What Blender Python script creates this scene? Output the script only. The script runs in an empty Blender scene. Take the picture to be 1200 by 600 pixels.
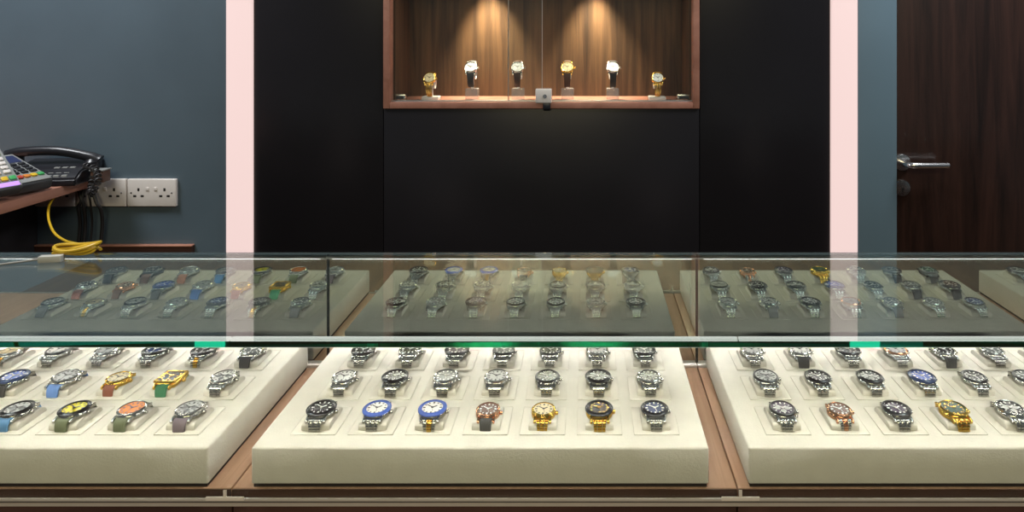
import bpy, bmesh, math, random
from mathutils import Vector, Matrix

C = bpy.context.scene.collection
SC = bpy.context.scene
R = math.radians
rnd = random.Random(7)

# ------------------------------------------------------------------ camera, world, lights, exposure
CAMZ, FPX, PX, PY = 1.36, 740.0, 688.0, 43.0        # eye height, focal length and principal point in 1200x600 pixels
cd = bpy.data.cameras.new('camera')
cam = bpy.data.objects.new('camera', cd); C.objects.link(cam)
cam.location = (0, 0, CAMZ); cam.rotation_euler = (R(90), 0, 0)
cd.sensor_fit = 'HORIZONTAL'; cd.sensor_width = 36; cd.lens = FPX / 1200 * 36
cd.shift_x = (600 - PX) / 1200; cd.shift_y = (PY - 300) / 1200
cd.clip_start = 0.02
SC.camera = cam

w = bpy.data.worlds.new('world'); SC.world = w; w.use_nodes = True
w.node_tree.nodes['Background'].inputs[0].default_value = (0.75, 0.80, 0.88, 1)
w.node_tree.nodes['Background'].inputs[1].default_value = 0.14

def area(name, loc, size, power, color, rot=(0, 0, 0), spread=180):
    l = bpy.data.lights.new(name, 'AREA'); l.shape = 'RECTANGLE'; l.size, l.size_y = size
    l.energy = power; l.color = color; l.spread = R(spread)
    o = bpy.data.objects.new(name, l); C.objects.link(o); o.location = loc; o.rotation_euler = rot
    return o
area('ceiling_panel_light', (-1.9, 1.2, 2.65), (0.6, 0.6), 35, (0.95, 0.97, 1.0))
area('ceiling_panel_light', (1.4, 1.2, 2.65), (0.6, 0.6), 35, (0.95, 0.97, 1.0))
area('ceiling_panel_light', (-0.2, -1.80, 2.65), (2.2, 0.8), 66, (1.0, 0.87, 0.54))

SC.view_settings.view_transform = 'Standard'; SC.view_settings.look = 'None'
SC.view_settings.gamma = 1.0; SC.view_settings.use_curve_mapping = False
SC.view_settings.exposure = 0.0
cy = SC.cycles
cy.use_denoising = True
cy.max_bounces = 40; cy.transmission_bounces = 36; cy.glossy_bounces = 36; cy.diffuse_bounces = 4
cy.transparent_max_bounces = 24; cy.caustics_reflective = False; cy.caustics_refractive = False
cy.sample_clamp_indirect = 4.0

# ------------------------------------------------------------------ materials
def mat(name, col, rough=0.5, metal=0.0, spec=0.5, coat=0.0, bump=0.0, bscale=200.0, vary=0.0, vscale=20.0):
    m = bpy.data.materials.new(name); m.use_nodes = True
    nt = m.node_tree; p = nt.nodes['Principled BSDF']
    p.inputs['Base Color'].default_value = (*col, 1); p.inputs['Roughness'].default_value = rough
    p.inputs['Metallic'].default_value = metal; p.inputs['Specular IOR Level'].default_value = spec
    p.inputs['Coat Weight'].default_value = coat; p.inputs['Coat Roughness'].default_value = 0.08
    tc = nt.nodes.new('ShaderNodeTexCoord')
    if bump:
        n = nt.nodes.new('ShaderNodeTexNoise'); n.inputs['Scale'].default_value = bscale; n.inputs['Detail'].default_value = 3
        nt.links.new(tc.outputs['Object'], n.inputs['Vector'])
        b = nt.nodes.new('ShaderNodeBump'); b.inputs['Strength'].default_value = bump; b.inputs['Distance'].default_value = 0.001
        nt.links.new(n.outputs['Fac'], b.inputs['Height']); nt.links.new(b.outputs[0], p.inputs['Normal'])
    n2 = nt.nodes.new('ShaderNodeTexNoise'); n2.inputs['Scale'].default_value = vscale; n2.inputs['Detail'].default_value = 4
    nt.links.new(tc.outputs['Object'], n2.inputs['Vector'])
    cr = nt.nodes.new('ShaderNodeValToRGB'); v = vary or 0.03
    cr.color_ramp.elements[0].position = 0.3; cr.color_ramp.elements[1].position = 0.7
    cr.color_ramp.elements[0].color = (*[c * (1 - v) for c in col], 1)
    cr.color_ramp.elements[1].color = (*[min(1, c * (1 + v)) for c in col], 1)
    nt.links.new(n2.outputs['Fac'], cr.inputs['Fac']); nt.links.new(cr.outputs[0], p.inputs['Base Color'])
    return m

def wood(name, dark, light, stretch=(30, 1.5, 30), rough=0.35, coat=0.2, spec=0.4):
    m = bpy.data.materials.new(name); m.use_nodes = True
    nt = m.node_tree; p = nt.nodes['Principled BSDF']
    tc = nt.nodes.new('ShaderNodeTexCoord'); mp = nt.nodes.new('ShaderNodeMapping')
    mp.inputs['Scale'].default_value = stretch
    nt.links.new(tc.outputs['Object'], mp.inputs['Vector'])
    n = nt.nodes.new('ShaderNodeTexNoise'); n.inputs['Scale'].default_value = 1.0; n.inputs['Detail'].default_value = 6
    n.inputs['Roughness'].default_value = 0.65; n.inputs['Distortion'].default_value = 0.6
    nt.links.new(mp.outputs[0], n.inputs['Vector'])
    cr = nt.nodes.new('ShaderNodeValToRGB')
    cr.color_ramp.elements[0].position = 0.33; cr.color_ramp.elements[1].position = 0.68
    cr.color_ramp.elements[0].color = (*dark, 1); cr.color_ramp.elements[1].color = (*light, 1)
    nt.links.new(n.outputs['Fac'], cr.inputs['Fac']); nt.links.new(cr.outputs[0], p.inputs['Base Color'])
    p.inputs['Roughness'].default_value = rough; p.inputs['Coat Weight'].default_value = coat
    p.inputs['Coat Roughness'].default_value = 0.12; p.inputs['Specular IOR Level'].default_value = spec
    return m

def emit(name, col, s):
    m = bpy.data.materials.new(name); m.use_nodes = True
    p = m.node_tree.nodes['Principled BSDF']; p.inputs['Base Color'].default_value = (*[c * .15 for c in col], 1)
    p.inputs['Emission Color'].default_value = (*col, 1); p.inputs['Emission Strength'].default_value = s
    return m

def pane(name, ior=1.5, tint=(0.97, 0.99, 0.98)):            # thin clear sheet: reflects by Fresnel, otherwise lets light straight through
    m = bpy.data.materials.new(name); m.use_nodes = True
    nt = m.node_tree; nt.nodes.remove(nt.nodes['Principled BSDF'])
    out = nt.nodes['Material Output']
    t = nt.nodes.new('ShaderNodeBsdfTransparent'); t.inputs[0].default_value = (*tint, 1)
    g = nt.nodes.new('ShaderNodeBsdfGlossy'); g.inputs['Roughness'].default_value = 0.0; g.inputs[0].default_value = (1, 1, 1, 1)
    f = nt.nodes.new('ShaderNodeFresnel'); f.inputs['IOR'].default_value = ior
    geo = nt.nodes.new('ShaderNodeNewGeometry')
    inv = nt.nodes.new('ShaderNodeMath'); inv.operation = 'SUBTRACT'; inv.inputs[0].default_value = 1.0
    nt.links.new(geo.outputs['Backfacing'], inv.inputs[1])
    mul = nt.nodes.new('ShaderNodeMath'); mul.operation = 'MULTIPLY'
    nt.links.new(f.outputs[0], mul.inputs[0]); nt.links.new(inv.outputs[0], mul.inputs[1])
    mx = nt.nodes.new('ShaderNodeMixShader')
    nt.links.new(mul.outputs[0], mx.inputs[0]); nt.links.new(t.outputs[0], mx.inputs[1]); nt.links.new(g.outputs[0], mx.inputs[2])
    nt.links.new(mx.outputs[0], out.inputs['Surface'])
    return m

def frosted(m, amount):
    nt = m.node_tree; out = nt.nodes['Material Output']; src = out.inputs['Surface'].links[0].from_socket
    d = nt.nodes.new('ShaderNodeBsdfDiffuse'); d.inputs[0].default_value = (0.85, 0.86, 0.86, 1)
    mx = nt.nodes.new('ShaderNodeMixShader'); mx.inputs[0].default_value = amount
    nt.links.new(src, mx.inputs[1]); nt.links.new(d.outputs[0], mx.inputs[2]); nt.links.new(mx.outputs[0], out.inputs['Surface'])
    return m

def solid_glass(name, ior=1.52, density=0.0, absorb=(1, 1, 1)):
    m = bpy.data.materials.new(name); m.use_nodes = True
    nt = m.node_tree; nt.nodes.remove(nt.nodes['Principled BSDF'])
    out = nt.nodes['Material Output']
    g = nt.nodes.new('ShaderNodeBsdfGlass'); g.inputs['IOR'].default_value = ior; g.inputs['Roughness'].default_value = 0.0
    g.inputs[0].default_value = (1, 1, 1, 1)
    nt.links.new(g.outputs[0], out.inputs['Surface'])
    if density:
        a = nt.nodes.new('ShaderNodeVolumeAbsorption'); a.inputs['Color'].default_value = (*absorb, 1); a.inputs['Density'].default_value = density
        nt.links.new(a.outputs[0], out.inputs['Volume'])
    return m

M = {}
M['slate'] = mat('slate_paint', (0.095, 0.136, 0.168), 0.45, bump=0.08, bscale=90, vary=0.10, vscale=3)
M['black_panel'] = mat('black_lacquer', (0.012, 0.011, 0.013), 0.30, spec=0.35, vary=0.2, vscale=2)
M['pilaster'] = mat('slate_blue_paint', (0.130, 0.200, 0.245), 0.45, vary=0.06, vscale=3)
M['door'] = wood('dark_walnut', (0.010, 0.0055, 0.0045), (0.040, 0.018, 0.013), (26, 26, 1.6), 0.35, 0.15)
M['floor'] = wood('floor_wood', (0.10, 0.06, 0.035), (0.20, 0.12, 0.07), (18, 1.2, 18), 0.3, 0.3)
M['rosewood'] = wood('rosewood_frame', (0.32, 0.140, 0.095), (0.47, 0.225, 0.16), (14, 14, 14), 0.4)
M['alcove_wood'] = wood('alcove_walnut', (0.026, 0.0135, 0.007), (0.11, 0.060, 0.028), (34, 34, 1.6), 0.45, 0.1)
M['desk_wood'] = wood('desk_wood', (0.44, 0.20, 0.135), (0.60, 0.29, 0.205), (16, 2, 16), 0.4)
M['base_wood'] = wood('case_floor_wood', (0.43, 0.255, 0.170), (0.61, 0.385, 0.265), (60, 2.4, 60), 0.42, 0.1)
M['front_wood'] = wood('counter_front_wood', (0.045, 0.020, 0.014), (0.085, 0.040, 0.028), (2.0, 30, 30), 0.35)
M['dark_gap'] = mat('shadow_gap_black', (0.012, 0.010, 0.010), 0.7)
M['cream'] = mat('cream_suede', (0.80, 0.77, 0.685), 0.85, spec=0.2, bump=0.35, bscale=350, vary=0.035, vscale=40)
M['cream_pad'] = mat('cream_leather', (0.82, 0.785, 0.695), 0.7, spec=0.25, bump=0.2, bscale=400, vary=0.03, vscale=60)
M['alu'] = mat('brushed_aluminium', (0.62, 0.61, 0.59), 0.32, 0.9, bump=0.05, bscale=300)
M['white_plastic'] = mat('white_plastic', (0.80, 0.75, 0.71), 0.3)
M['shade_plastic'] = mat('shaded_white_plastic', (0.72, 0.67, 0.63), 0.35)  # white plastic in a darker tone, shade painted in for the under-desk socket
M['hole'] = mat('socket_hole_dark', (0.02, 0.018, 0.018), 0.6)
M['rail'] = mat('satin_rail', (0.60, 0.56, 0.52), 0.38, 0.35)
M['chrome'] = mat('satin_chrome', (0.70, 0.69, 0.68), 0.22, 1.0)
M['mirror'] = mat('grey_mirror_glass', (0.93, 0.96, 0.91), 0.0, 1.0)
M['mirror_edge'] = mat('mirror_edge', (0.03, 0.035, 0.035), 0.25)
M['top_glass'] = solid_glass('green_float_glass', 1.52, 12.0, (0.0, 0.965, 0.83))
M['pane'] = pane('clear_pane', 1.5)
M['acrylic'] = frosted(pane('clear_acrylic', 1.7, (0.93, 0.95, 0.96)), 0.16)
M['led'] = emit('led_diffuser', (1.0, 0.95, 0.86), 58.0)
M['rear_fill'] = emit('rear_fill_diffuser', (1.0, 0.955, 0.89), 88.0)  # glow of the added rear fill strips
M['opal'] = emit('opal_profile', (1.0, 0.96, 0.88), 0.8)
M['column'] = emit('pink_light_diffuser', (1.0, 0.755, 0.72), 0.86)
M['lamp_face'] = emit('spot_lens', (1.0, 0.86, 0.66), 12.0)
M['blk'] = mat('black_plastic', (0.016, 0.016, 0.020), 0.28)
M['blk_soft'] = mat('black_rubber', (0.020, 0.019, 0.021), 0.5)
M['dgrey'] = mat('dark_grey_plastic', (0.06, 0.065, 0.07), 0.35)
M['lgrey'] = mat('light_grey_plastic', (0.30, 0.31, 0.30), 0.4)
M['screen'] = mat('lcd_screen', (0.16, 0.19, 0.13), 0.15)
M['navy'] = mat('navy_plastic', (0.02, 0.03, 0.10), 0.35)
for n, c in dict(red=(.55, .06, .03), yellow=(.75, .50, .03), green=(.06, .40, .12), orange=(.75, .25, .04)).items():
    M['key_' + n] = mat('key_' + n, c, 0.4)
M['violet_led'] = emit('violet_status_light', (0.55, 0.30, 0.95), 1.3)
M['cable_yellow'] = mat('yellow_cable', (0.72, 0.46, 0.02), 0.4)
M['cable_grey'] = mat('grey_cable', (0.33, 0.32, 0.30), 0.45)
M['connector'] = mat('pale_connector', (0.62, 0.62, 0.57), 0.3)
M['brown_box'] = mat('brown_leatherette', (0.13, 0.07, 0.05), 0.5)
# watches
METAL = {'steel': mat('polished_steel', (0.62, 0.61, 0.58), 0.20, 1.0), 'gold': mat('yellow_gold', (0.86, 0.56, 0.14), 0.20, 1.0),
         'rose': mat('rose_gold', (0.80, 0.44, 0.27), 0.20, 1.0), 'dark': mat('dark_coated_steel', (0.10, 0.10, 0.10), 0.28, 1.0)}
COL = {'black': (.012, .012, .014), 'white': (.80, .80, .76), 'silver': (.50, .51, .50), 'grey': (.16, .17, .17), 'blue': (.07, .13, .48),
       'navy': (.03, .05, .13), 'yellow': (.66, .58, .03), 'orange': (.72, .22, .04), 'champagne': (.72, .60, .36), 'brown': (.11, .055, .035),
       'green': (.05, .20, .10), 'purple': (.045, .03, .06), 'lightblue': (.16, .30, .66), 'tan': (.36, .15, .08), 'olive': (.14, .16, .09),
       'darkgrey': (.055, .055, .055), 'redbrown': (.26, .09, .055), 'skyblue': (.10, .24, .44), 'mauve': (.20, .16, .18), 'darkgreen': (.03, .07, .045)}
PAINT = {}
def paint(c, rough=0.3, tag=''):
    k = (c, tag)
    if k not in PAINT: PAINT[k] = mat('watch_%s%s' % (c, tag), COL[c], rough)
    return PAINT[k]

# ------------------------------------------------------------------ object helpers
def tag(o, label=None, cat=None, group=None, kind=None):
    if label: o['label'] = label
    if cat: o['category'] = cat
    if group: o['group'] = group
    if kind: o['kind'] = kind
    return o
def empty(name, loc=(0, 0, 0), rot=(0, 0, 0)):
    o = bpy.data.objects.new(name, None); C.objects.link(o); o.location = loc; o.rotation_euler = rot
    o.empty_display_size = 0.02
    return o
def finish(name, bm, mats, smooth=True):
    me = bpy.data.meshes.new(name); bmesh.ops.recalc_face_normals(bm, faces=bm.faces[:])
    bm.to_mesh(me); bm.free()
    for m in (mats if isinstance(mats, (list, tuple)) else [mats]): me.materials.append(m)
    if smooth:
        me.polygons.foreach_set('use_smooth', [True] * len(me.polygons))
        me.set_sharp_from_angle(angle=R(38))
    return me
def put(name, me, parent=None, loc=(0, 0, 0), rot=(0, 0, 0)):
    o = bpy.data.objects.new(name, me); C.objects.link(o); o.location = loc; o.rotation_euler = rot
    if parent: o.parent = parent
    return o
def obj(name, bm, mats, parent=None, loc=(0, 0, 0), rot=(0, 0, 0), smooth=True):
    return put(name, finish(name, bm, mats, smooth), parent, loc, rot)
def struct(name, bm, mats):
    return tag(obj(name, bm, mats), kind='structure')

def box(bm, x0, x1, y0, y1, z0, z1, bev=0.0, seg=2, mi=0, mx=None):
    t = bmesh.new()
    v = [t.verts.new(p) for p in ((x0, y0, z0), (x1, y0, z0), (x1, y1, z0), (x0, y1, z0), (x0, y0, z1), (x1, y0, z1), (x1, y1, z1), (x0, y1, z1))]
    for f in ((0, 3, 2, 1), (4, 5, 6, 7), (0, 1, 5, 4), (1, 2, 6, 5), (2, 3, 7, 6), (3, 0, 4, 7)): t.faces.new([v[i] for i in f])
    if bev: bmesh.ops.bevel(t, geom=t.edges[:], offset=bev, segments=seg, affect='EDGES', profile=0.5)
    return merge(bm, t, mi, mx)
def merge(bm, t, mi=0, mx=None):
    mp = {}
    for v in t.verts: mp[v] = bm.verts.new(mx @ v.co if mx else v.co)
    for f in t.faces:
        try:
            nf = bm.faces.new([mp[v] for v in f.verts]); nf.material_index = mi
        except ValueError: pass
    t.free(); return bm
def lathe(bm, prof, n=32, mi=0, mx=None, cap0=True, cap1=True):    # prof: (radius, z) pairs, axis z
    t = bmesh.new(); rings = []
    for r, z in prof:
        rings.append([t.verts.new((r * math.cos(2 * math.pi * k / n), r * math.sin(2 * math.pi * k / n), z)) for k in range(n)])
    for a, b in zip(rings, rings[1:]):
        for k in range(n): t.faces.new((a[k], a[(k + 1) % n], b[(k + 1) % n], b[k]))
    if cap0: t.faces.new(rings[0][::-1])
    if cap1: t.faces.new(rings[-1])
    return merge(bm, t, mi, mx)
def smooth_path(pts, n=6):
    pts = [Vector(p) for p in pts]; out = []
    for i in range(len(pts) - 1):
        p0, p1, p2, p3 = pts[max(i - 1, 0)], pts[i], pts[i + 1], pts[min(i + 2, len(pts) - 1)]
        for k in range(n):
            t = k / n
            out.append(0.5 * ((2 * p1) + (-p0 + p2) * t + (2 * p0 - 5 * p1 + 4 * p2 - p3) * t * t + (-p0 + 3 * p1 - 3 * p2 + p3) * t ** 3))
    out.append(pts[-1]); return out
def tube(bm, pts, r, n=8, mi=0):
    t = bmesh.new(); pts = [Vector(p) for p in pts]; rings = []; up = Vector((0.13, 0.31, 0.94))
    for i, p in enumerate(pts):
        d = (pts[min(i + 1, len(pts) - 1)] - pts[max(i - 1, 0)]).normalized()
        s = d.cross(up)
        if s.length < 0.05: s = d.cross(Vector((1, 0, 0)))
        s.normalize(); u = s.cross(d).normalized(); up = u
        rr = r(i / (len(pts) - 1)) if callable(r) else r
        rings.append([t.verts.new(p + rr * (math.cos(2 * math.pi * k / n) * s + math.sin(2 * math.pi * k / n) * u)) for k in range(n)])
    for a, b in zip(rings, rings[1:]):
        for k in range(n): t.faces.new((a[k], a[(k + 1) % n], b[(k + 1) % n], b[k]))
    t.faces.new(rings[0][::-1]); t.faces.new(rings[-1])
    return merge(bm, t, mi)
def strip(bm, path, width, thick, mi=0):                            # flat band along a (y, z) path; width(t) across x
    t = bmesh.new(); rings = []; n = len(path)
    for i, (y, z) in enumerate(path):
        a = Vector(path[min(i + 1, n - 1)]) - Vector(path[max(i - 1, 0)]); a.normalize()
        nr = Vector((-a.y, a.x)) * thick / 2; hw = width(i / (n - 1)) / 2; e = min(0.0012, thick * .4)
        ring = []
        for sx, sn in ((-hw + e, 1), (hw - e, 1), (hw, .35), (hw, -.35), (hw - e, -1), (-hw + e, -1), (-hw, -.35), (-hw, .35)):
            ring.append(t.verts.new((sx, y + nr.x * sn, z + nr.y * sn)))
        rings.append(ring)
    for a, b in zip(rings, rings[1:]):
        for k in range(8): t.faces.new((a[k], a[(k + 1) % 8], b[(k + 1) % 8], b[k]))
    t.faces.new(rings[0][::-1]); t.faces.new(rings[-1])
    return merge(bm, t, mi)
B = bmesh.new
def at(x, y, d):                                                     # a photo position at depth d
    return Vector(((x - PX) * d / FPX, d, CAMZ - (y - PY) * d / FPX))

# ------------------------------------------------------------------ setting
WALL = 1.88
struct('floor', box(B(), -3.0, 3.0, -2.6, 2.4, -0.05, 0.0), M['floor'])
struct('wall_left', box(B(), -3.0, -1.0728, WALL, WALL + 0.12, 0, 2.7), M['slate'])
struct('wall_back', box(B(), -1.0728, 0.913, WALL + 0.30, WALL + 0.36, 0, 2.7), M['dark_gap'])
struct('trim_1', box(B(), -0.9926, -0.6074, WALL, WALL + 0.03, 0, 2.7, 0.0012), M['black_panel'])
struct('trim_2', box(B(), -0.6055, 0.3341, WALL, WALL + 0.03, 0, 1.1454, 0.0012), M['black_panel'])
struct('trim_3', box(B(), 0.3360, 0.7232, WALL, WALL + 0.03, 0, 2.7, 0.0012), M['black_panel'])
struct('trim_4', box(B(), -0.6055, 0.3341, WALL, WALL + 0.03, 1.602, 2.7, 0.0012), M['black_panel'])
struct('trim_5', box(B(), 0.8048, 0.9199, WALL - 0.006, WALL + 0.12, 0, 2.7, 0.002), M['pilaster'])
struct('door_1', box(B(), 0.9219, 1.78, WALL + 0.010, WALL + 0.055, 0.005, 2.06, 0.002), M['door'])
struct('wall_right', box(B(), 1.782, 3.0, WALL, WALL + 0.12, 0, 2.7), M['slate'])
struct('trim_6', box(B(), 0.9199, 1.782, WALL, WALL + 0.12, 2.062, 2.7), M['pilaster'])
# lever handle and keyhole rose on the door
hd = empty('door_handle', at(1056, 190, WALL + 0.010)); tag(hd, 'satin chrome lever handle with round rose on the dark wooden door', 'door handle')
rx = Matrix.Rotation(R(90), 4, 'X')
obj('rose', lathe(B(), [(0.001, -0.0002), (0.026, -0.0002), (0.0265, 0.004), (0.024, 0.009), (0.012, 0.010), (0.001, 0.010)], 32, mx=rx), M['chrome'], hd)
b = B(); tube(b, smooth_path([(0, -.008, 0), (0, -.030, 0), (0.004, -.046, 0), (0.016, -.052, 0), (0.05, -.052, 0), (0.113, -.050, 0)], 6), 0.0085, 14)
obj('lever', b, M['chrome'], hd)
ks = empty('keyhole_rose', at(1056, 220, WALL + 0.010)); tag(ks, 'round chrome keyhole rose just below the door lever', 'keyhole rose')
obj('rose', lathe(B(), [(0.001, -0.0002), (0.025, -0.0002), (0.0255, 0.004), (0.023, 0.009), (0.010, 0.010), (0.001, 0.010)], 32, mx=rx), M['chrome'], ks)
b = B(); lathe(b, [(0.001, 0.0095), (0.0045, 0.0095), (0.0045, 0.0108), (0.001, 0.0108)], 16, mx=rx); box(b, -.0018, .0018, -.0108, -.0095, -.011, 0)
obj('keyhole', b, M['hole'], ks)

# two upright light slots
for nm, x0, x1, side in (('left', -1.0728, -0.9931, 'slate wall with the sockets and the black panelling'), ('right', 0.7240, 0.8043, 'black panelling and the blue-grey pilaster')):
    t = empty('light_column', ((x0 + x1) / 2, WALL, 0)); tag(t, 'tall glowing pink-white light column between the ' + side, 'light column', 'light columns on the back wall')
    h = (x1 - x0) / 2
    obj('housing', box(B(), -h + .0005, h - .0005, 0.004, 0.06, 0, 2.69), M['alu'], t)
    obj('diffuser', box(B(), -h + .001, h - .001, -0.008, 0.004, 0, 2.69, 0.004, 3), M['column'], t)

# ------------------------------------------------------------------ wall display alcove
AX0, AX1, AZ0, AZ1, AD = -0.6055, 0.3341, 1.1464, 1.600, 0.20
al = empty('wall_display_case', ((AX0 + AX1) / 2, WALL, AZ0)); tag(al, 'rosewood framed glass display case built into the black wall panelling', 'display case')
hw, hh = (AX1 - AX0) / 2, AZ1 - AZ0
b = B(); ft = 0.019
box(b, -hw, -hw + ft, -0.006, AD, 0, hh, 0.0015); box(b, hw - ft, hw, -0.006, AD, 0, hh, 0.0015)
box(b, -hw + ft, hw - ft, -0.006, AD, 0, ft, 0.0015); box(b, -hw + ft, hw - ft, -0.006, AD, hh - ft, hh, 0.0015)
obj('frame', b, M['rosewood'], al)
obj('back_panel', box(B(), -hw + ft, hw - ft, AD - 0.012, AD, ft, hh - ft), M['alcove_wood'], al)
for s_ in (-1, 1): obj('side_lining', box(B(), min(s_ * (hw - ft), s_ * (hw - ft - .006)), max(s_ * (hw - ft), s_ * (hw - ft - .006)), .030, AD - .0122, ft + .0002, hh - ft - .0002), M['alcove_wood'], al)
obj('track', box(B(), -hw + ft, hw - ft, 0.004, 0.024, ft, ft + 0.004, 0.001), M['alu'], al)
for x0, x1, yy in ((-hw + ft + .001, 0.002, 0.008), (-0.100, hw - ft - .001, 0.016)):
    g = obj('glass_door', box(B(), x0, x1, yy, yy + .004, ft + .0042, hh - ft - .001), M['pane'], al)
    e = x1 if yy < .01 else x0
    obj('glass_edge', box(B(), e - .0018, e + .0002, yy - .0004, yy + .0044, ft + .0044, hh - ft - .002), M['lgrey'], g)
SH = AZ0 + ft                                                        # the alcove's floor
for px in (575, 697):
    X = (px - PX) * (WALL + AD - .02) / FPX
    t = empty('spot_lamp', (X, WALL + AD - 0.080, AZ1 - ft)); tag(t, 'recessed %s spot lamp throwing a warm scallop on the walnut back' % ('left' if px < 600 else 'right'), 'spot lamp', 'spot lamps in the wall display case')
    obj('bezel_ring', lathe(B(), [(0.022, -0.001), (0.032, -0.001), (0.032, -0.006), (0.024, -0.008), (0.022, -0.006)], 24, cap0=False, cap1=False), M['chrome'], t)
    obj('lens', lathe(B(), [(0.001, -0.003), (0.022, -0.003), (0.022, -0.0045), (0.001, -0.0045)], 24), M['lamp_face'], t)
    l = bpy.data.lights.new('spot_light', 'SPOT'); l.energy = 40; l.color = (1.0, 0.84, 0.60); l.spot_size = R(68); l.spot_blend = 0.9; l.shadow_soft_size = 0.02
    o = put('spot_light', l, t, (0, -0.002, -0.012)); o.rotation_euler = (R(8), 0, 0)
b = empty('shelf_light_bar', ((AX0 + AX1) / 2, WALL + 0.045, AZ1 - ft)); tag(b, 'slim light bar along the front top of the wall display case', 'light bar')
obj('housing', box(B(), -hw + .03, hw - .03, -.008, .008, -.010, -.0005), M['alu'], b)
l = bpy.data.lights.new('bar_light', 'AREA'); l.shape = 'RECTANGLE'; l.size = 0.8; l.size_y = .012; l.energy = 0.6; l.color = (1, .86, .66); l.spread = R(100)
put('bar_light', l, b, (0, 0, -.0115), (R(10), 0, 0))

# ------------------------------------------------------------------ glass counter
GZ = 0.9545                    # top of the glass counter
GT = 0.008                     # its thickness
FRONT, REAR = 0.8487, 1.1806   # front edge of the glass, plane of the mirrored rear doors
BZ = CAMZ - 0.615              # floor of the case
SEAMS = [-1.862, -1.173, -0.484, 0.205, 0.894, 1.583]
for i in range(5):
    x0, x1 = SEAMS[i] + 0.001, SEAMS[i + 1] - 0.001; xc = (x0 + x1) / 2; h = (x1 - x0) / 2
    where = ['far left end of the counter, no tray in it', 'under the left watch tray', 'under the middle watch tray', 'under the right watch tray', 'right end of the counter beyond the right tray'][i]
    short = ['far left unit', 'over the left tray', 'over the middle tray', 'over the right tray', 'far right unit'][i]
    t = empty('counter_unit', (xc, 1.0, 0)); tag(t, 'glass-topped wooden counter unit ' + where, 'counter', 'counter units in a row')
    obj('front_edging', box(B(), -h, h, -0.141, -0.1394, BZ - 0.022, BZ - .0012), M['front_wood'], t)
    obj('base_board', box(B(), -h, h, -0.1392, 0.190, BZ - 0.022, BZ, 0.0008), M['base_wood'], t)
    obj('front_panel', box(B(), -h, h, -0.138, -0.120, 0.06, BZ - 0.0222, 0.001), M['front_wood'], t)
    b = B(); box(b, -h, -h + .018, -.1195, .19, 0.0, BZ - .0222); box(b, h - .018, h, -.1195, .19, 0.0, BZ - .0222); box(b, -h + .0182, h - .0182, .17, .188, 0.04, BZ - .0222)
    obj('carcass', b, M['front_wood'], t)
    obj('door_track', box(B(), -h, h, 0.1715, 0.1805, BZ, BZ + 0.0055, 0.001), M['white_plastic'], t)
    d = obj('mirror_door', box(B(), -h, h, 0.1806, 0.1856, BZ + 0.0002, GZ - GT - 0.0002), M['mirror'], t)
    for s_ in (-1, 1): obj('door_edge', box(B(), min(s_ * (h + .0004), s_ * (h - .0014)), max(s_ * (h + .0004), s_ * (h - .0014)), 0.1798, 0.1860, BZ + .006, GZ - GT - .0004), M['mirror_edge'], d)
    s = empty('light_strip', (xc, FRONT + 0.0063 + 0.0045, GZ - GT)); tag(s, 'slim light strip under the glass front edge, ' + short, 'light strip', 'light strips inside the counter')
    obj('profile', box(B(), -h, h, -.0045, .0022, -.0045, -.0004, .0006), M['opal'], s)
    obj('diffuser', box(B(), -h + .01, h - .01, -.0034, .0020, -.0056, -.0044), M['led'], s)
    obj('lip', box(B(), -h, h, -.0046, -.0034, -.0075, -.0046, .0003), M['opal'], s)
    s = empty('added_rear_strip', (xc, REAR - 0.006, GZ - GT)); tag(s, 'added fill strip under the glass along the mirrored doors, ' + short, 'light strip', 'added rear fill strips inside the counter')  # rear strip added to brighten the trays seen in the mirror
    obj('profile', box(B(), -h, h, -.0045, .0045, -.0045, -.0004, .0006), M['white_plastic'], s)
    obj('diffuser', box(B(), -h + .01, h - .01, -.0036, .0020, -.0052, -.0044), M['rear_fill'], s)
    obj('lip', box(B(), -h, h, .0022, .0044, -.0072, -.0046, .0003), M['white_plastic'], s)
top = obj('counter_top_glass', box(B(), SEAMS[0], SEAMS[-1], FRONT - 0.0082, REAR + 0.006, GZ - GT, GZ), M['top_glass'], smooth=False)
tag(top, 'long clear glass top with green polished edge over the watch counter', 'glass top')
fp = obj('counter_front_glass', box(B(), SEAMS[0], SEAMS[-1], FRONT + .0002, FRONT + .006, BZ - 0.0045, GZ - GT - .0003), M['pane'], smooth=False)
tag(fp, 'clear upright glass front pane of the watch counter', 'glass pane')
rl = empty('glass_rail', (0, 0.85, BZ)); tag(rl, 'thin silver metal rail holding the foot of the front glass', 'rail')
b = B(); box(b, SEAMS[0], SEAMS[-1], -.0050, -.0018, -.0110, -.0036, .0006); box(b, SEAMS[0], SEAMS[-1], -.0050, .0052, -.0140, -.0110, .0006)
obj('channel', b, M['rail'], rl)
obj('gasket', box(B(), SEAMS[0], SEAMS[-1], -.0053, -.0049, -.0082, -.0070), M['blk_soft'], rl)
for x, nm in ((SEAMS[2], 'left'), (SEAMS[3], 'right')):
    t = empty('glass_clip', (x, 0.8435, BZ - .002)); tag(t, 'small pale T-shaped clip on the rail at the joint %s of the middle tray' % nm, 'clip', 'clips on the counter rail')
    obj('plate', box(B(), -.0255, .0255, -.0006, .0013, -.0030, .0022, .0005), M['white_plastic'], t)
    obj('stub', box(B(), -.0022, .0022, -.0004, .0013, .0022, .0110, .0004), M['white_plastic'], t)

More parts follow.
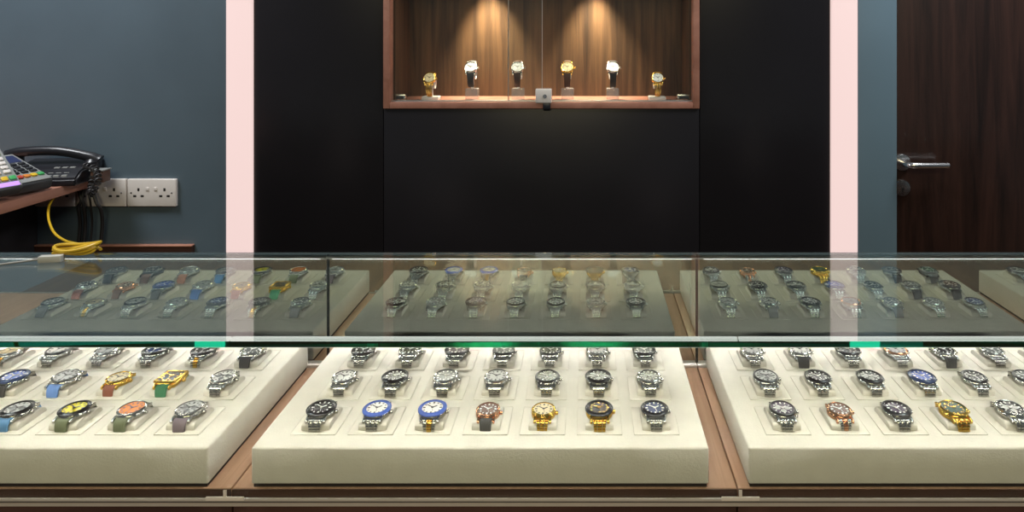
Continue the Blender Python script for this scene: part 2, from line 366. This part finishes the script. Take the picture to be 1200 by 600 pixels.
# ------------------------------------------------------------------ watches
def lugpath(kind):
    return {'tray': [(-.0175, .0150), (-.0215, .0140), (-.0240, .0105), (-.0250, .0055), (-.0250, .0006)],
            'show': [(-.0175, .0150), (-.0235, .0120), (-.0300, .0060), (-.0360, -.0020), (-.0400, -.0120), (-.0410, -.0220)]}[kind]
def dense(path, n=5): return [(p.x, p.y) for p in smooth_path([Vector((a, b, 0)) for a, b in path], n)]
MC = {}
def cached(key, fn):
    if key not in MC: MC[key] = fn()
    return MC[key]
def m_case(metal, shape):
    b = B()
    if shape == 'round':
        lathe(b, [(.001, .0095), (.0165, .0095), (.0192, .0112), (.0196, .0135), (.0194, .0165), (.0182, .0182), (.001, .0182)], 36)
    else:
        box(b, -.0175, .0175, -.0175, .0175, .0095, .0182, .003, 3)
    for sx in (-1, 1):
        for sy in (-1, 1):
            mx = Matrix.Translation((sx * .0122, sy * .0188, .0140)) @ Matrix.Rotation(R(-18) * sy, 4, 'X')
            box(b, -.0019, .0019, -.0050, .0050, -.0028, .0028, .001, 2, 0, mx)
    return finish('case', b, METAL[metal])
def m_bezel(m, kind, shape):
    b = B()
    if shape == 'round':
        if kind == 'dive':
            prof = [(.0150, .0180), (.0192, .0180), (.0202, .0186), (.0202, .0202), (.0192, .0212), (.0155, .0220), (.0150, .0212)]
        else:
            prof = [(.0160, .0180), (.0186, .0180), (.0194, .0188), (.0190, .0205), (.0172, .0217), (.0160, .0212)]
        lathe(b, prof + [prof[0]], 40, cap0=False, cap1=False)
        if kind == 'dive':
            for k in range(40):                                      # coin edge teeth
                a = 2 * math.pi * k / 40
                box(b, .0200, .0206, -.0008, .0008, .0186, .0203, 0, 1, 0, Matrix.Rotation(a, 4, 'Z'))
    else:
        for s in (-1, 1):
            box(b, s * .0155 - .0020, s * .0155 + .0020, -.0175, .0175, .0180, .0212, .001, 2)
            box(b, -.0175, .0175, s * .0155 - .0020, s * .0155 + .0020, .0180, .0212, .001, 2)
    return finish('bezel', b, m)
def m_dial(m, shape):
    b = B()
    if shape == 'round': lathe(b, [(.001, .0182), (.0162, .0182), (.0162, .0203), (.001, .0203)], 36)
    else: box(b, -.0145, .0145, -.0145, .0145, .0182, .0203)
    return finish('dial', b, m)
def m_markers(m):
    b = B()
    for k in range(12):
        a = 2 * math.pi * k / 12; wd = .0011 if k % 3 == 0 else .0007; ln = .0036 if k % 3 == 0 else .0026
        box(b, -wd, wd, .0138 - ln, .0138, .0203, .0207, 0, 1, 0, Matrix.Rotation(-a, 4, 'Z'))
    return finish('hour_markers', b, m)
def m_hands(m):
    b = B()
    for a, ln, wd, z in ((R(55), .0080, .0009, .0207), (R(-55), .0120, .0007, .0210), (R(168), .0125, .00025, .0213)):
        t = bmesh.new(); v = [t.verts.new(p) for p in ((-wd, -.002, z), (wd, -.002, z), (wd, ln * .8, z), (0, ln, z), (-wd, ln * .8, z))]
        u = [t.verts.new((p.co.x, p.co.y, z + .0003)) for p in v]
        t.faces.new(v[::-1]); t.faces.new(u)
        for k in range(5): t.faces.new((v[k], v[(k + 1) % 5], u[(k + 1) % 5], u[k]))
        merge(b, t, 0, Matrix.Rotation(-a, 4, 'Z'))
    lathe(b, [(.0001, .0206), (.0012, .0206), (.0010, .0216), (.0001, .0216)], 12)
    return finish('hands', b, m)
def m_subdial(m):
    b = B()
    for x, y in ((-.0070, 0), (.0070, 0), (0, -.0072)):
        lathe(b, [(.0001, .0203), (.0042, .0203), (.0042, .0205), (.0034, .0206), (.0030, .0204), (.0001, .0204)], 20, 0, Matrix.Translation((x, y, 0)))
        box(b, -.0003, .0003, 0, .003, .0204, .0207, 0, 1, 0, Matrix.Translation((x, y, 0)) @ Matrix.Rotation(x * 200 + 1, 4, 'Z'))
    return finish('subdial', b, m)
def m_crown(metal, chrono):
    b = B(); ry = Matrix.Rotation(R(90), 4, 'Y')
    lathe(b, [(.0010, .0188), (.0020, .0192), (.0030, .0200), (.0030, .0226), (.0024, .0234), (.0001, .0234)], 14, 0, Matrix.Translation((0, 0, .0142)) @ ry)
    if chrono:
        for s in (-1, 1):
            lathe(b, [(.0012, .0186), (.0012, .0210), (.0020, .0211), (.0020, .0226), (.0001, .0228)], 12, 0, Matrix.Translation((0, 0, .0142)) @ Matrix.Rotation(s * R(30), 4, 'Z') @ ry)
    return finish('crown', b, METAL[metal])
def m_strap(kind, mats, mode, side):
    lp = lugpath(mode)
    if side > 0 and mode == 'tray': lp = [(-.0175, .0150), (-.0225, .0138), (-.0275, .0098), (-.0305, .0050), (-.0325, .0006)]
    b = B(); path = dense(lp)
    if kind == 'bracelet':
        pts = [Vector(p) for p in path]; L = [0]
        for a, c in zip(pts, pts[1:]): L.append(L[-1] + (c - a).length)
        n = max(4, int(L[-1] / .0040))
        def P(s):
            for i in range(len(pts) - 1):
                if s <= L[i + 1] + 1e-9: return pts[i].lerp(pts[i + 1], (s - L[i]) / (L[i + 1] - L[i]))
            return pts[-1]
        for k in range(n):
            s0, s1 = L[-1] * k / n, L[-1] * (k + 1) / n; p, q = P(s0), P(s1); d = q - p; ang = math.atan2(d.y, -d.x)
            wd = .0200 - .0045 * (k + .5) / n; c = (p + q) / 2
            mx = Matrix.Translation((0, c.x, c.y)) @ Matrix.Rotation(-ang, 4, 'X'); hl = d.length / 2 * .92
            box(b, -wd * .20, wd * .20, -hl, hl, -.0014, .0016, .0005, 2, 1, mx)
            for s in (-1, 1): box(b, min(s * wd * .225, s * wd * .5), max(s * wd * .225, s * wd * .5), -hl * .96, hl * .96, -.0014, .0013, .0005, 2, 0, mx)
    else:
        strip(b, path, lambda t: .0200 - .0030 * t, .0030, 0)
        if kind == 'leather':                                        # stitched edges
            strip(b, [(y * 1.0, z + .0002) for y, z in path[1:-1]], lambda t: .0120 - .0020 * t, .0036, 1)
    if side > 0:
        bmesh.ops.rotate(b, verts=b.verts[:], cent=(0, 0, 0), matrix=Matrix.Rotation(math.pi, 3, 'Z'))
    return finish('bracelet' if kind == 'bracelet' else 'strap', b, mats)

def watch(style, label, group, loc, rot=(0, 0, 0), mode='tray', scale=1.0):
    metal, bez, dial, kind, scol, extra = style
    shape = 'square' if 'square' in extra else 'round'; chrono = 'chrono' in extra
    t = empty('wristwatch', loc, rot); tag(t, label, 'watch', group); t.scale = (scale,) * 3
    put('case', cached(('case', metal, shape), lambda: m_case(metal, shape)), t)
    bm_ = METAL[bez] if bez in METAL else paint(bez, .22, '_bezel')
    bk = 'smooth' if bez in METAL else 'dive'
    put('bezel', cached(('bezel', bez, shape), lambda: m_bezel(bm_, bk, shape)), t)
    d = put('dial', cached(('dial', dial, shape), lambda: m_dial(paint(dial, .25, '_dial'), shape)), t)
    light = dial in ('white', 'silver', 'champagne', 'yellow', 'orange')
    hm = paint('black' if light else 'white', .4, '_hand') if metal != 'gold' or light else METAL['gold']
    put('hour_markers', cached(('mk', hm.name), lambda: m_markers(hm)), d)
    put('hands', cached(('hd', hm.name), lambda: m_hands(hm)), d)
    if chrono:
        sm = paint('silver' if not light else 'grey', .4, '_subdial')
        put('subdial', cached(('sub', sm.name), lambda: m_subdial(sm)), d)
    put('crown', cached(('crown', metal, chrono), lambda: m_crown(metal, chrono)), t)
    if kind == 'bracelet': mats = [METAL[metal if scol != 'two' else 'steel'], METAL['gold' if scol == 'two' and metal == 'steel' else metal]]
    else: mats = [paint(scol, .6, '_strap'), paint(scol, .55, '_strap')]
    for s in (-1, 1):
        put('bracelet' if kind == 'bracelet' else 'strap', cached(('st', kind, mats[0].name, mats[1].name, mode, s), lambda: m_strap(kind, mats, mode, s)), t)
    return t

S = lambda dial, bez='steel', metal='steel', kind='bracelet', scol='', *extra: (metal, bez, dial, kind, scol, extra)
MID = [[S('black', 'black'), S('white', 'blue'), S('white', 'blue', 'steel', 'bracelet', 'two'), S('brown', 'rose', 'rose', 'leather', 'darkgrey'), S('champagne', 'gold', 'gold'), S('black', 'black', 'gold'), S('navy', 'black')],
       [S('white'), S('black', 'black'), S('grey'), S('silver', 'steel'), S('black', 'dark', 'steel', 'bracelet', '', 'chrono'), S('black', 'black', 'steel', 'bracelet', '', 'chrono'), S('black', 'steel', 'steel', 'bracelet', '', 'chrono')],
       [S('black', 'black'), S('black', 'steel'), S('purple', 'black'), S('grey', 'dark'), S('black', 'dark'), S('silver', 'steel'), S('grey', 'black')]]
LEFT = [[S('black', 'black', 'steel', 'rubber', 'black'), S('black', 'dark', 'dark', 'leather', 'brown'), S('silver', 'steel', 'steel', 'leather', 'tan'), S('silver', 'black', 'steel', 'rubber', 'skyblue', 'chrono'), S('yellow', 'black', 'steel', 'rubber', 'olive'), S('orange', 'steel', 'steel', 'leather', 'olive'), S('silver', 'steel', 'steel', 'rubber', 'mauve', 'chrono')],
        [S('black', 'steel', 'steel', 'leather', 'redbrown'), S('brown', 'rose', 'rose', 'leather', 'brown'), S('blue', 'navy', 'steel', 'leather', 'darkgrey'), S('silver', 'steel', 'steel', 'leather', 'lightblue'), S('champagne', 'gold', 'gold', 'leather', 'redbrown'), S('black', 'gold', 'gold', 'leather', 'green', 'square'), S('white', 'steel', 'steel', 'bracelet', '', 'chrono')],
        [S('grey', 'dark', 'steel', 'leather', 'darkgrey'), S('champagne', 'steel', 'steel', 'bracelet', 'two'), S('white', 'dark'), S('silver', 'steel'), S('navy', 'black', 'steel'), S('black', 'black', 'steel', 'bracelet', 'two'), S('grey', 'steel', 'steel', 'leather', 'darkgrey')]]
RIGHT = [[S('purple', 'dark', 'steel', 'bracelet', '', 'chrono'), S('brown', 'rose', 'rose', 'bracelet', 'two'), S('purple', 'black'), S('darkgreen', 'gold', 'gold'), S('black', 'steel', 'steel', 'bracelet', '', 'chrono'), S('black', 'black', 'steel', 'leather', 'black'), S('darkgreen', 'dark', 'dark', 'leather', 'darkgrey')],
         [S('silver', 'dark', 'steel', 'bracelet', '', 'chrono'), S('black', 'black', 'steel'), S('grey', 'black', 'steel', 'bracelet', '', 'chrono'), S('blue', 'navy'), S('black', 'dark'), S('grey', 'dark', 'steel', 'leather', 'black'), S('brown', 'black', 'steel', 'leather', 'black')],
         [S('silver', 'steel'), S('white', 'steel', 'steel', 'leather', 'darkgrey'), S('grey', 'black'), S('silver', 'rose', 'steel'), S('black', 'steel', 'steel', 'leather', 'darkgrey'), S('grey', 'steel', 'steel', 'bracelet', ''), S('navy', 'dark')]]
WORD = {'lightblue': 'light blue', 'redbrown': 'red-brown', 'skyblue': 'sky blue', 'darkgreen': 'dark green', 'darkgrey': 'dark grey', 'dark': 'dark', 'rose': 'rose gold', 'two': 'two-tone'}
W = lambda c: WORD.get(c, c)
ORD = ['first', 'second', 'third', 'fourth', 'fifth', 'sixth', 'seventh']
def describe(st, row, col, trayname):
    metal, bez, dial, kind, scol, extra = st
    strap = ('two-tone bracelet' if scol == 'two' else W(metal) + ' bracelet') if kind == 'bracelet' else '%s strap' % W(scol)
    return '%s-dial watch, %s, %s from left in %s row, %s tray' % (W(dial), strap, ORD[col], ['front', 'middle', 'back'][row], trayname)

TZ = 0.800; PADH = 0.0015; WOFF = -0.006
ROWY = [0.9225, 1.0085, 1.0945]
PADCACHE = {}
def insert_mesh():
    b = B(); box(b, -.032, .032, -.036, .031, 0.0002, PADH, .0012, 2)
    t = bmesh.new()                                                  # low saddle the watch is buckled over
    prof = [(y + WOFF, z) for y, z in [(-.0215, PADH), (-.0215, .0075), (-.0195, .0100), (-.0150, .0112), (.0165, .0112), (.0215, .0100), (.0260, .0065), (.0280, PADH)]]
    fr = [[t.verts.new((x, y, z)) for y, z in prof] for x in (-.0200, .0200)]
    for k in range(len(prof)): t.faces.new((fr[0][k], fr[0][(k + 1) % 8], fr[1][(k + 1) % 8], fr[1][k]))
    t.faces.new(fr[0][::-1]); t.faces.new(fr[1])
    bmesh.ops.bevel(t, geom=t.edges[:], offset=.0007, segments=2, affect='EDGES')
    merge(b, t)
    return finish('watch_pad', b, M['cream_pad'])
PAD = insert_mesh()
def tray(x0, x1, cols, rows, styles, name, label):
    xc = (x0 + x1) / 2; h = (x1 - x0) / 2
    t = empty('watch_tray', (xc, 1.016, BZ)); tag(t, label, 'tray', 'cream watch trays in the counter')
    obj('tray_body', box(B(), -h, h, 0.8605 - 1.016, 1.1705 - 1.016, 0.0046, TZ - BZ, .0030, 3), M['cream'], t)
    obj('tray_shadow_foot', box(B(), -h + .0025, h - .0025, 0.863 - 1.016, 1.168 - 1.016, 0, 0.0047), M['dark_gap'], t)  # near-black foot paints the shadow line beneath the tray
    for r in rows:
        for c, X in enumerate(cols):
            put('watch_pad', PAD, t, (X - xc, ROWY[r] - 1.016, TZ - BZ))
            st = styles[r][c]
            sc = 0.97 + 0.05 * rnd.random()
            if metal_small(st): sc = .90
            watch(st, describe(st, r, c, name), 'watches on the %s tray' % name, (X, ROWY[r] + WOFF, TZ + PADH), (0, 0, R(rnd.uniform(-2, 2))), 'tray', sc)
def metal_small(st): return st[2] == 'champagne' or (st[0] == 'rose')
tray(-1.130, -0.5165, [-1.077 + .0833 * i for i in range(7)], (0, 1, 2), LEFT, 'left', 'cream suede tray of watches, many on coloured straps, left of the middle tray')
tray(-0.4580, 0.1660, [-0.3855 + .0806 * i for i in range(7)], (0, 1, 2), MID, 'middle', 'cream suede tray of watches in the middle of the glass counter')
tray(0.2200, 0.8450, [0.2835 + .0827 * i for i in range(7)], (0, 1, 2), RIGHT, 'right', 'cream suede tray of watches right of the middle tray')
EDGE = [[S('grey', 'black', 'steel', 'bracelet', ''), S('black', 'dark', 'steel', 'leather', 'black')]]
tray(0.9300, 1.5400, [0.985, 1.068], (0,), EDGE, 'outermost', 'cream suede watch tray beyond the right tray, mostly out of view')

# ------------------------------------------------------------------ watches on show in the wall case
SHOWY = WALL + 0.060
def showwatch(px, st, lab, tall):
    X = (px - PX) * SHOWY / FPX
    if tall:
        s = empty('acrylic_stand', (X, SHOWY + .006, SH)); tag(s, 'clear acrylic block stand under ' + lab[1], 'watch stand', 'acrylic stands in the wall case')
        obj('block', box(B(), -.019, .019, -.016, .016, 0.0, .036, .002), M['acrylic'], s)
        b = B(); lathe(b, [(.0135, -.010), (.0155, -.010), (.0155, .010), (.0135, .010), (.0135, -.010)], 28, 0, Matrix.Translation((0, .010, .0785)) @ Matrix.Rotation(R(90), 4, 'Y'), False, False)
        box(b, -.004, .004, .003, .009, .0361, .0645)
        obj('collar', b, M['white_plastic'], s)
        watch(st, lab[0], 'watches in the wall display case', (X, SHOWY - .002, SH + .090), (R(52), 0, 0), 'show', 1.05)
    else:
        s = empty('low_stand', (X, SHOWY + .004, SH)); tag(s, 'low white stand under ' + lab[1], 'watch stand', 'low stands in the wall case')
        obj('base', box(B(), -.026, .026, -.018, .018, 0.0, .012, .0025), M['white_plastic'], s)
        b = B(); lathe(b, [(.0125, -.010), (.0145, -.010), (.0145, .010), (.0125, .010), (.0125, -.010)], 28, 0, Matrix.Translation((0, .010, .0480)) @ Matrix.Rotation(R(90), 4, 'Y'), False, False)
        box(b, -.004, .004, .003, .009, .0119, .0345)
        obj('collar', b, M['white_plastic'], s)
        watch(st, lab[0], 'watches in the wall display case', (X, SHOWY - .004, SH + .058), (R(52), 0, 0), 'show', 1.0)
showwatch(505, S('champagne', 'gold', 'gold'), ('gold watch on low stand at left end of the wall case', 'the leftmost gold watch of the wall case'), False)
showwatch(553, S('white', 'steel', 'steel', 'leather', 'darkgrey'), ('white-dial watch on dark strap, second from left in the wall case', 'the second watch from left in the wall case'), True)
showwatch(607, S('white', 'steel', 'steel', 'leather', 'brown'), ('white-dial watch on brown strap just left of the wall case lock', 'the watch left of the lock'), True)
showwatch(665, S('champagne', 'gold', 'gold', 'leather', 'brown'), ('gold-cased watch on brown strap just right of the wall case lock', 'the gold-cased watch right of the lock'), True)
showwatch(718, S('white', 'steel', 'steel', 'leather', 'black'), ('white-dial watch on black strap, second from right in the wall case', 'the second watch from right in the wall case'), True)
showwatch(770, S('white', 'gold', 'gold'), ('gold bracelet watch on low stand at right end of the wall case', 'the rightmost gold watch of the wall case'), False)
for px, nm in ((468, 'left'), (801, 'right')):
    X = (px - PX) * (WALL + .05) / FPX
    t = empty('price_block', (X, WALL + .052, SH)); tag(t, 'small silver block lying in the %s front corner of the wall case' % nm, 'price block', 'silver blocks in the wall case')
    obj('block', box(B(), -.021, .021, -.010, .010, 0, .019, .002), M['chrome'], t)
    obj('face', box(B(), -.015, .015, -.0108, -.0098, .005, .014), M['dgrey'], t)
lk = empty('sliding_door_lock', at(638, 118, WALL)); tag(lk, 'small white and black lock where the glass doors of the wall case meet', 'lock')
b = B(); box(b, -.026, .022, -.012, .0035, -.006, .036, .003)
obj('lock_body', b, M['white_plastic'], lk)
b = B(); lathe(b, [(.0001, .0118), (.006, .0118), (.006, .014), (.0001, .014)], 16, 0, Matrix.Translation((.002, 0, .014)) @ rx)
obj('key_barrel', b, M['chrome'], lk)
b = B(); box(b, -.004, .019, -.0135, -.0065, -.026, -.0062, .003)
obj('lock_tongue', b, M['blk'], lk)

# ------------------------------------------------------------------ left side: desk, sockets, phone, terminals, cables
DZ = 0.9452; KS = 0.9558
atw = lambda x, y, d: at(x, y, d * KS)
dk = empty('side_desk', (-1.833, 1.5, 0)); tag(dk, 'reddish wooden side desk carrying the phone and card terminals', 'desk')
obj('desktop', box(B(), -0.9, 0.3774, -0.26, WALL - 1.5 - .002, DZ - .027, DZ, .002), M['desk_wood'], dk)
obj('shade_panel', box(B(), 0.18, 0.20, -0.26, WALL - 1.5 - .004, 0, DZ - .0272), M['blk_soft'], dk)  # black sheet stands in for the deep shade under the desk
pn = empty('low_cabinet', ((-1.632 - 1.1677) / 2, 1.8686, 0)); tag(pn, 'low dark wooden cabinet edge against the slate wall under the sockets', 'cabinet')
hw2 = (1.632 - 1.1677) / 2
obj('body', box(B(), -hw2, hw2, -.004, .0105, 0, .7398), M['front_wood'], pn)
obj('top', box(B(), -hw2, hw2, -.006, .0105, .7400, .7440, .001), M['desk_wood'], pn)
def socket(px0, px1, label, dark=False, holes=(0, 1)):
    x0, x1 = (px0 - PX) * WALL / FPX, (px1 - PX) * WALL / FPX; c = at((px0 + px1) / 2, 225, WALL); h = (x1 - x0) / 2
    t = empty('wall_socket', c); tag(t, label, 'socket', 'double power sockets on the slate wall')
    obj('face_plate', box(B(), -h, h, -.011, -.0003, -.0411, .0411, .003, 3), M['shade_plastic'] if dark else M['white_plastic'], t)
    for k in holes:
        s = (-1, 1)[k] * .0385
        b = B(); box(b, s - .0030, s + .0030, -.0113, -.0108, .0050, .0140)
        for q in (-1, 1): box(b, s + q * .0110 - .0045, s + q * .0110 + .0045, -.0113, -.0108, -.0125, -.0065)
        obj('pin_holes', b, M['hole'], t)
    b = B()
    for s in (-1, 1): box(b, s * .012 - .0045, s * .012 + .0045, -.0128, -.0105, .0065, .0165, .001)
    obj('switch', b, M['white_plastic'], t)
    b = B()
    for s in (-1, 1): lathe(b, [(.0001, .0105), (.0028, .0105), (.0022, .0117), (.0001, .0117)], 12, 0, Matrix.Translation((s * .060 if not dark else s * .06, 0, 0.0)) @ rx)
    obj('screw', b, M['chrome'], t)
socket(152, 209, 'white double power socket on the slate wall, nearest the light column')
socket(93, 150.5, 'white double power socket half hidden behind the phone cords')
socket(34, 91, 'white double power socket in shadow under the side desk', True)

# telephone
ph = empty('desk_phone', (-1.520, 1.786, DZ), (0, 0, R(8))); tag(ph, 'black desk telephone with handset on the end of the side desk', 'telephone')
b = B(); t = bmesh.new()
pr = [(-.047, 0), (-.047, .020), (-.02, .040), (.085, .058), (.085, 0)]
fr = [[t.verts.new((x, y, z)) for y, z in pr] for x in (-.095, .095)]
for k in range(5): t.faces.new((fr[0][k], fr[0][(k + 1) % 5], fr[1][(k + 1) % 5], fr[1][k]))
t.faces.new(fr[0][::-1]); t.faces.new(fr[1]); bmesh.ops.bevel(t, geom=t.edges[:], offset=.005, segments=3, affect='EDGES'); merge(b, t)
obj('base', b, M['blk'], ph)
b = B()
for r in range(4):
    for c in range(3): box(b, .02 + c * .020 - .007, .02 + c * .020 + .007, -.036 + r * .012 - .0042, -.036 + r * .012 + .0042, .020 + r * .0052, .030 + r * .0052, .0012)
obj('keypad', b, M['lgrey'], ph)
b = B(); tube(b, smooth_path([(-.125, .030, .076), (-.09, .030, .086), (0, .032, .086), (.08, .034, .068), (.108, .036, .054)], 5), lambda t: .0135 + .004 * abs(2 * t - 1) ** 3, 14)
for x, z in ((-.110, .072), (.092, .054)): lathe(b, [(.0001, -.020), (.018, -.020), (.021, -.012), (.021, 0), (.014, .008), (.0001, .009)], 20, 0, Matrix.Translation((x, .032, z)))
obj('handset', b, M['blk'], ph)
b = B(); box(b, -.070, -.008, -.038, -.012, .028, .039, .001, 2, 0, Matrix.Translation((0, 0, 0)) )
obj('screen', b, M['screen'], ph)
b = B(); pts = []
base = [(.098, -.01, .050), (.135, -.03, .042), (.150, -.045, .012), (.132, -.04, -.022), (.118, -.02, -.012), (.112, 0, .015)]
sp = smooth_path(base, 16)
for i, p in enumerate(sp):
    a = i * 1.25; pts.append(p + Vector((.0062 * math.cos(a), .004 * math.cos(a), .0062 * math.sin(a))))
tube(b, smooth_path(pts, 3), .0026, 6)
obj('coiled_cord', b, M['blk_soft'], ph)
bx = empty('plug_adaptor', atw(117, 206, 1.90)); tag(bx, 'dark brown plug adaptor box hanging at the desk end beside the phone cord', 'adaptor')
obj('body', box(B(), -.018, .020, -.014, .016, -.017, .017, .004, 2), M['brown_box'], bx)
b = B(); box(b, -.020, .022, -.016, .018, .0165, .0200, .001)
obj('lid', b, M['lgrey'], bx)
for k, (x0, dz, xa) in enumerate(((92, 0, 98), (99, 3, 92), (108, 5, 118), (103, -2, 106))):
    cb = B()
    tube(cb, smooth_path([atw(x0 + 2, 205, 1.945), atw(x0, 218, 1.935), atw((x0 + xa) / 2, 232 + dz, 1.925), atw(xa, 240 + dz, 1.93), atw(xa + 2, 262, 1.945), atw(xa, 286, 1.944)], 6), .0048 if k < 3 else .003, 8)
    o = obj('black_cable', cb, M['blk_soft']); tag(o, 'black cable hanging in a bundle between desk end and sockets', 'cable', 'black cables behind the desk end')

def terminal(name, loc, rot, label, lcd):
    t = empty('card_terminal', loc, rot); tag(t, label, 'card terminal', 'card terminals on the side desk')
    obj('body', box(B(), -.040, .040, -.085, .085, 0, .030, .007, 3), M['dgrey'], t)
    obj('face_plate', box(B(), -.036, .036, -.080, .080, .0300, .0325, .001), M['lgrey'], t)
    obj('screen', box(B(), -.030, .030, .030, .070, .0325, .0335), M[lcd], t)
    b = B()
    for r in range(4):
        for c in range(3): box(b, -.028 + c * .0205, -.013 + c * .0205, .012 - r * .0155, .022 - r * .0155, .0325, .0365, .001)
    obj('keypad', b, M['blk'] if lcd == 'navy' else M['white_plastic'], t)
    for c, k in enumerate(('red', 'orange', 'yellow', 'green')):
        obj('button', box(B(), -.032 + c * .0165, -.019 + c * .0165, -.060, -.047, .0325, .0375, .0012), M['key_' + k], t)
    return t
ta = terminal('a', (-1.5, 1.6, DZ), (R(40), 0, R(40)), 'grey card terminal standing tilted at the near end, violet light below its keys', 'screen')
ta.location = (-1.520, 1.600, DZ + .064); ta.rotation_euler = (R(38), 0, R(66))
obj('status_light', box(B(), -.028, .032, -.079, -.066, .0325, .0350, .0012), M['violet_led'], ta)
obj('prop', box(B(), -.030, .030, .030, .072, -.060, .001, .003), M['navy'], ta)
tb = terminal('b', (-1.536, 1.692, DZ + .033), (R(20), 0, R(74)), 'flat grey card terminal with orange and green keys, in front of the telephone', 'navy')

# cables on the counter
yc = B()
loops = []
for k in range(3):
    cx = -0.945 + .003 * k; dz = GZ + .0035 + .0048 * k
    n = 22; pts = []
    for i in range(n + 1):
        a = 2 * math.pi * i / n
        pts.append((cx + (.038 + .002 * k) * math.cos(a) - .008 * math.sin(a), 1.163 + (.014 + .002 * k) * math.sin(a), dz + .003 * math.sin(2 * a + k) + .003 + .004 * math.cos(a) + .004))
    loops += pts
tube(yc, smooth_path(loops, 2), .0030, 8)
tail = [atw(68, 226, 1.86), atw(58, 240, 1.80), atw(57, 256, 1.72), atw(63, 272, 1.60), at(76, 282, 1.45), at(92, 286, 1.30), at(108, 288, 1.22), at(118, 292, 1.175)]
tube(yc, smooth_path(tail, 6), .0028, 8)
o = obj('yellow_cable', yc, M['cable_yellow']); tag(o, 'coiled yellow network cable lying on the back edge of the glass counter', 'cable')
cn = empty('cable_connector', (-0.98, 1.135, GZ + .006)); cn.rotation_euler = (0, 0, R(8)); tag(cn, 'pale cable connector with thin lead lying on the glass top', 'connector')
obj('plug', box(B(), -.004, .034, -.006, .006, -.006, .006, .0015), M['connector'], cn)
b = B(); tube(b, smooth_path([(-.004, 0, 0), (-.03, -.002, -.0025), (-.07, -.012, -.0038), (-.085, -.014, -.0038)], 5), .002, 8)
obj('lead', b, M['cable_grey'], cn)
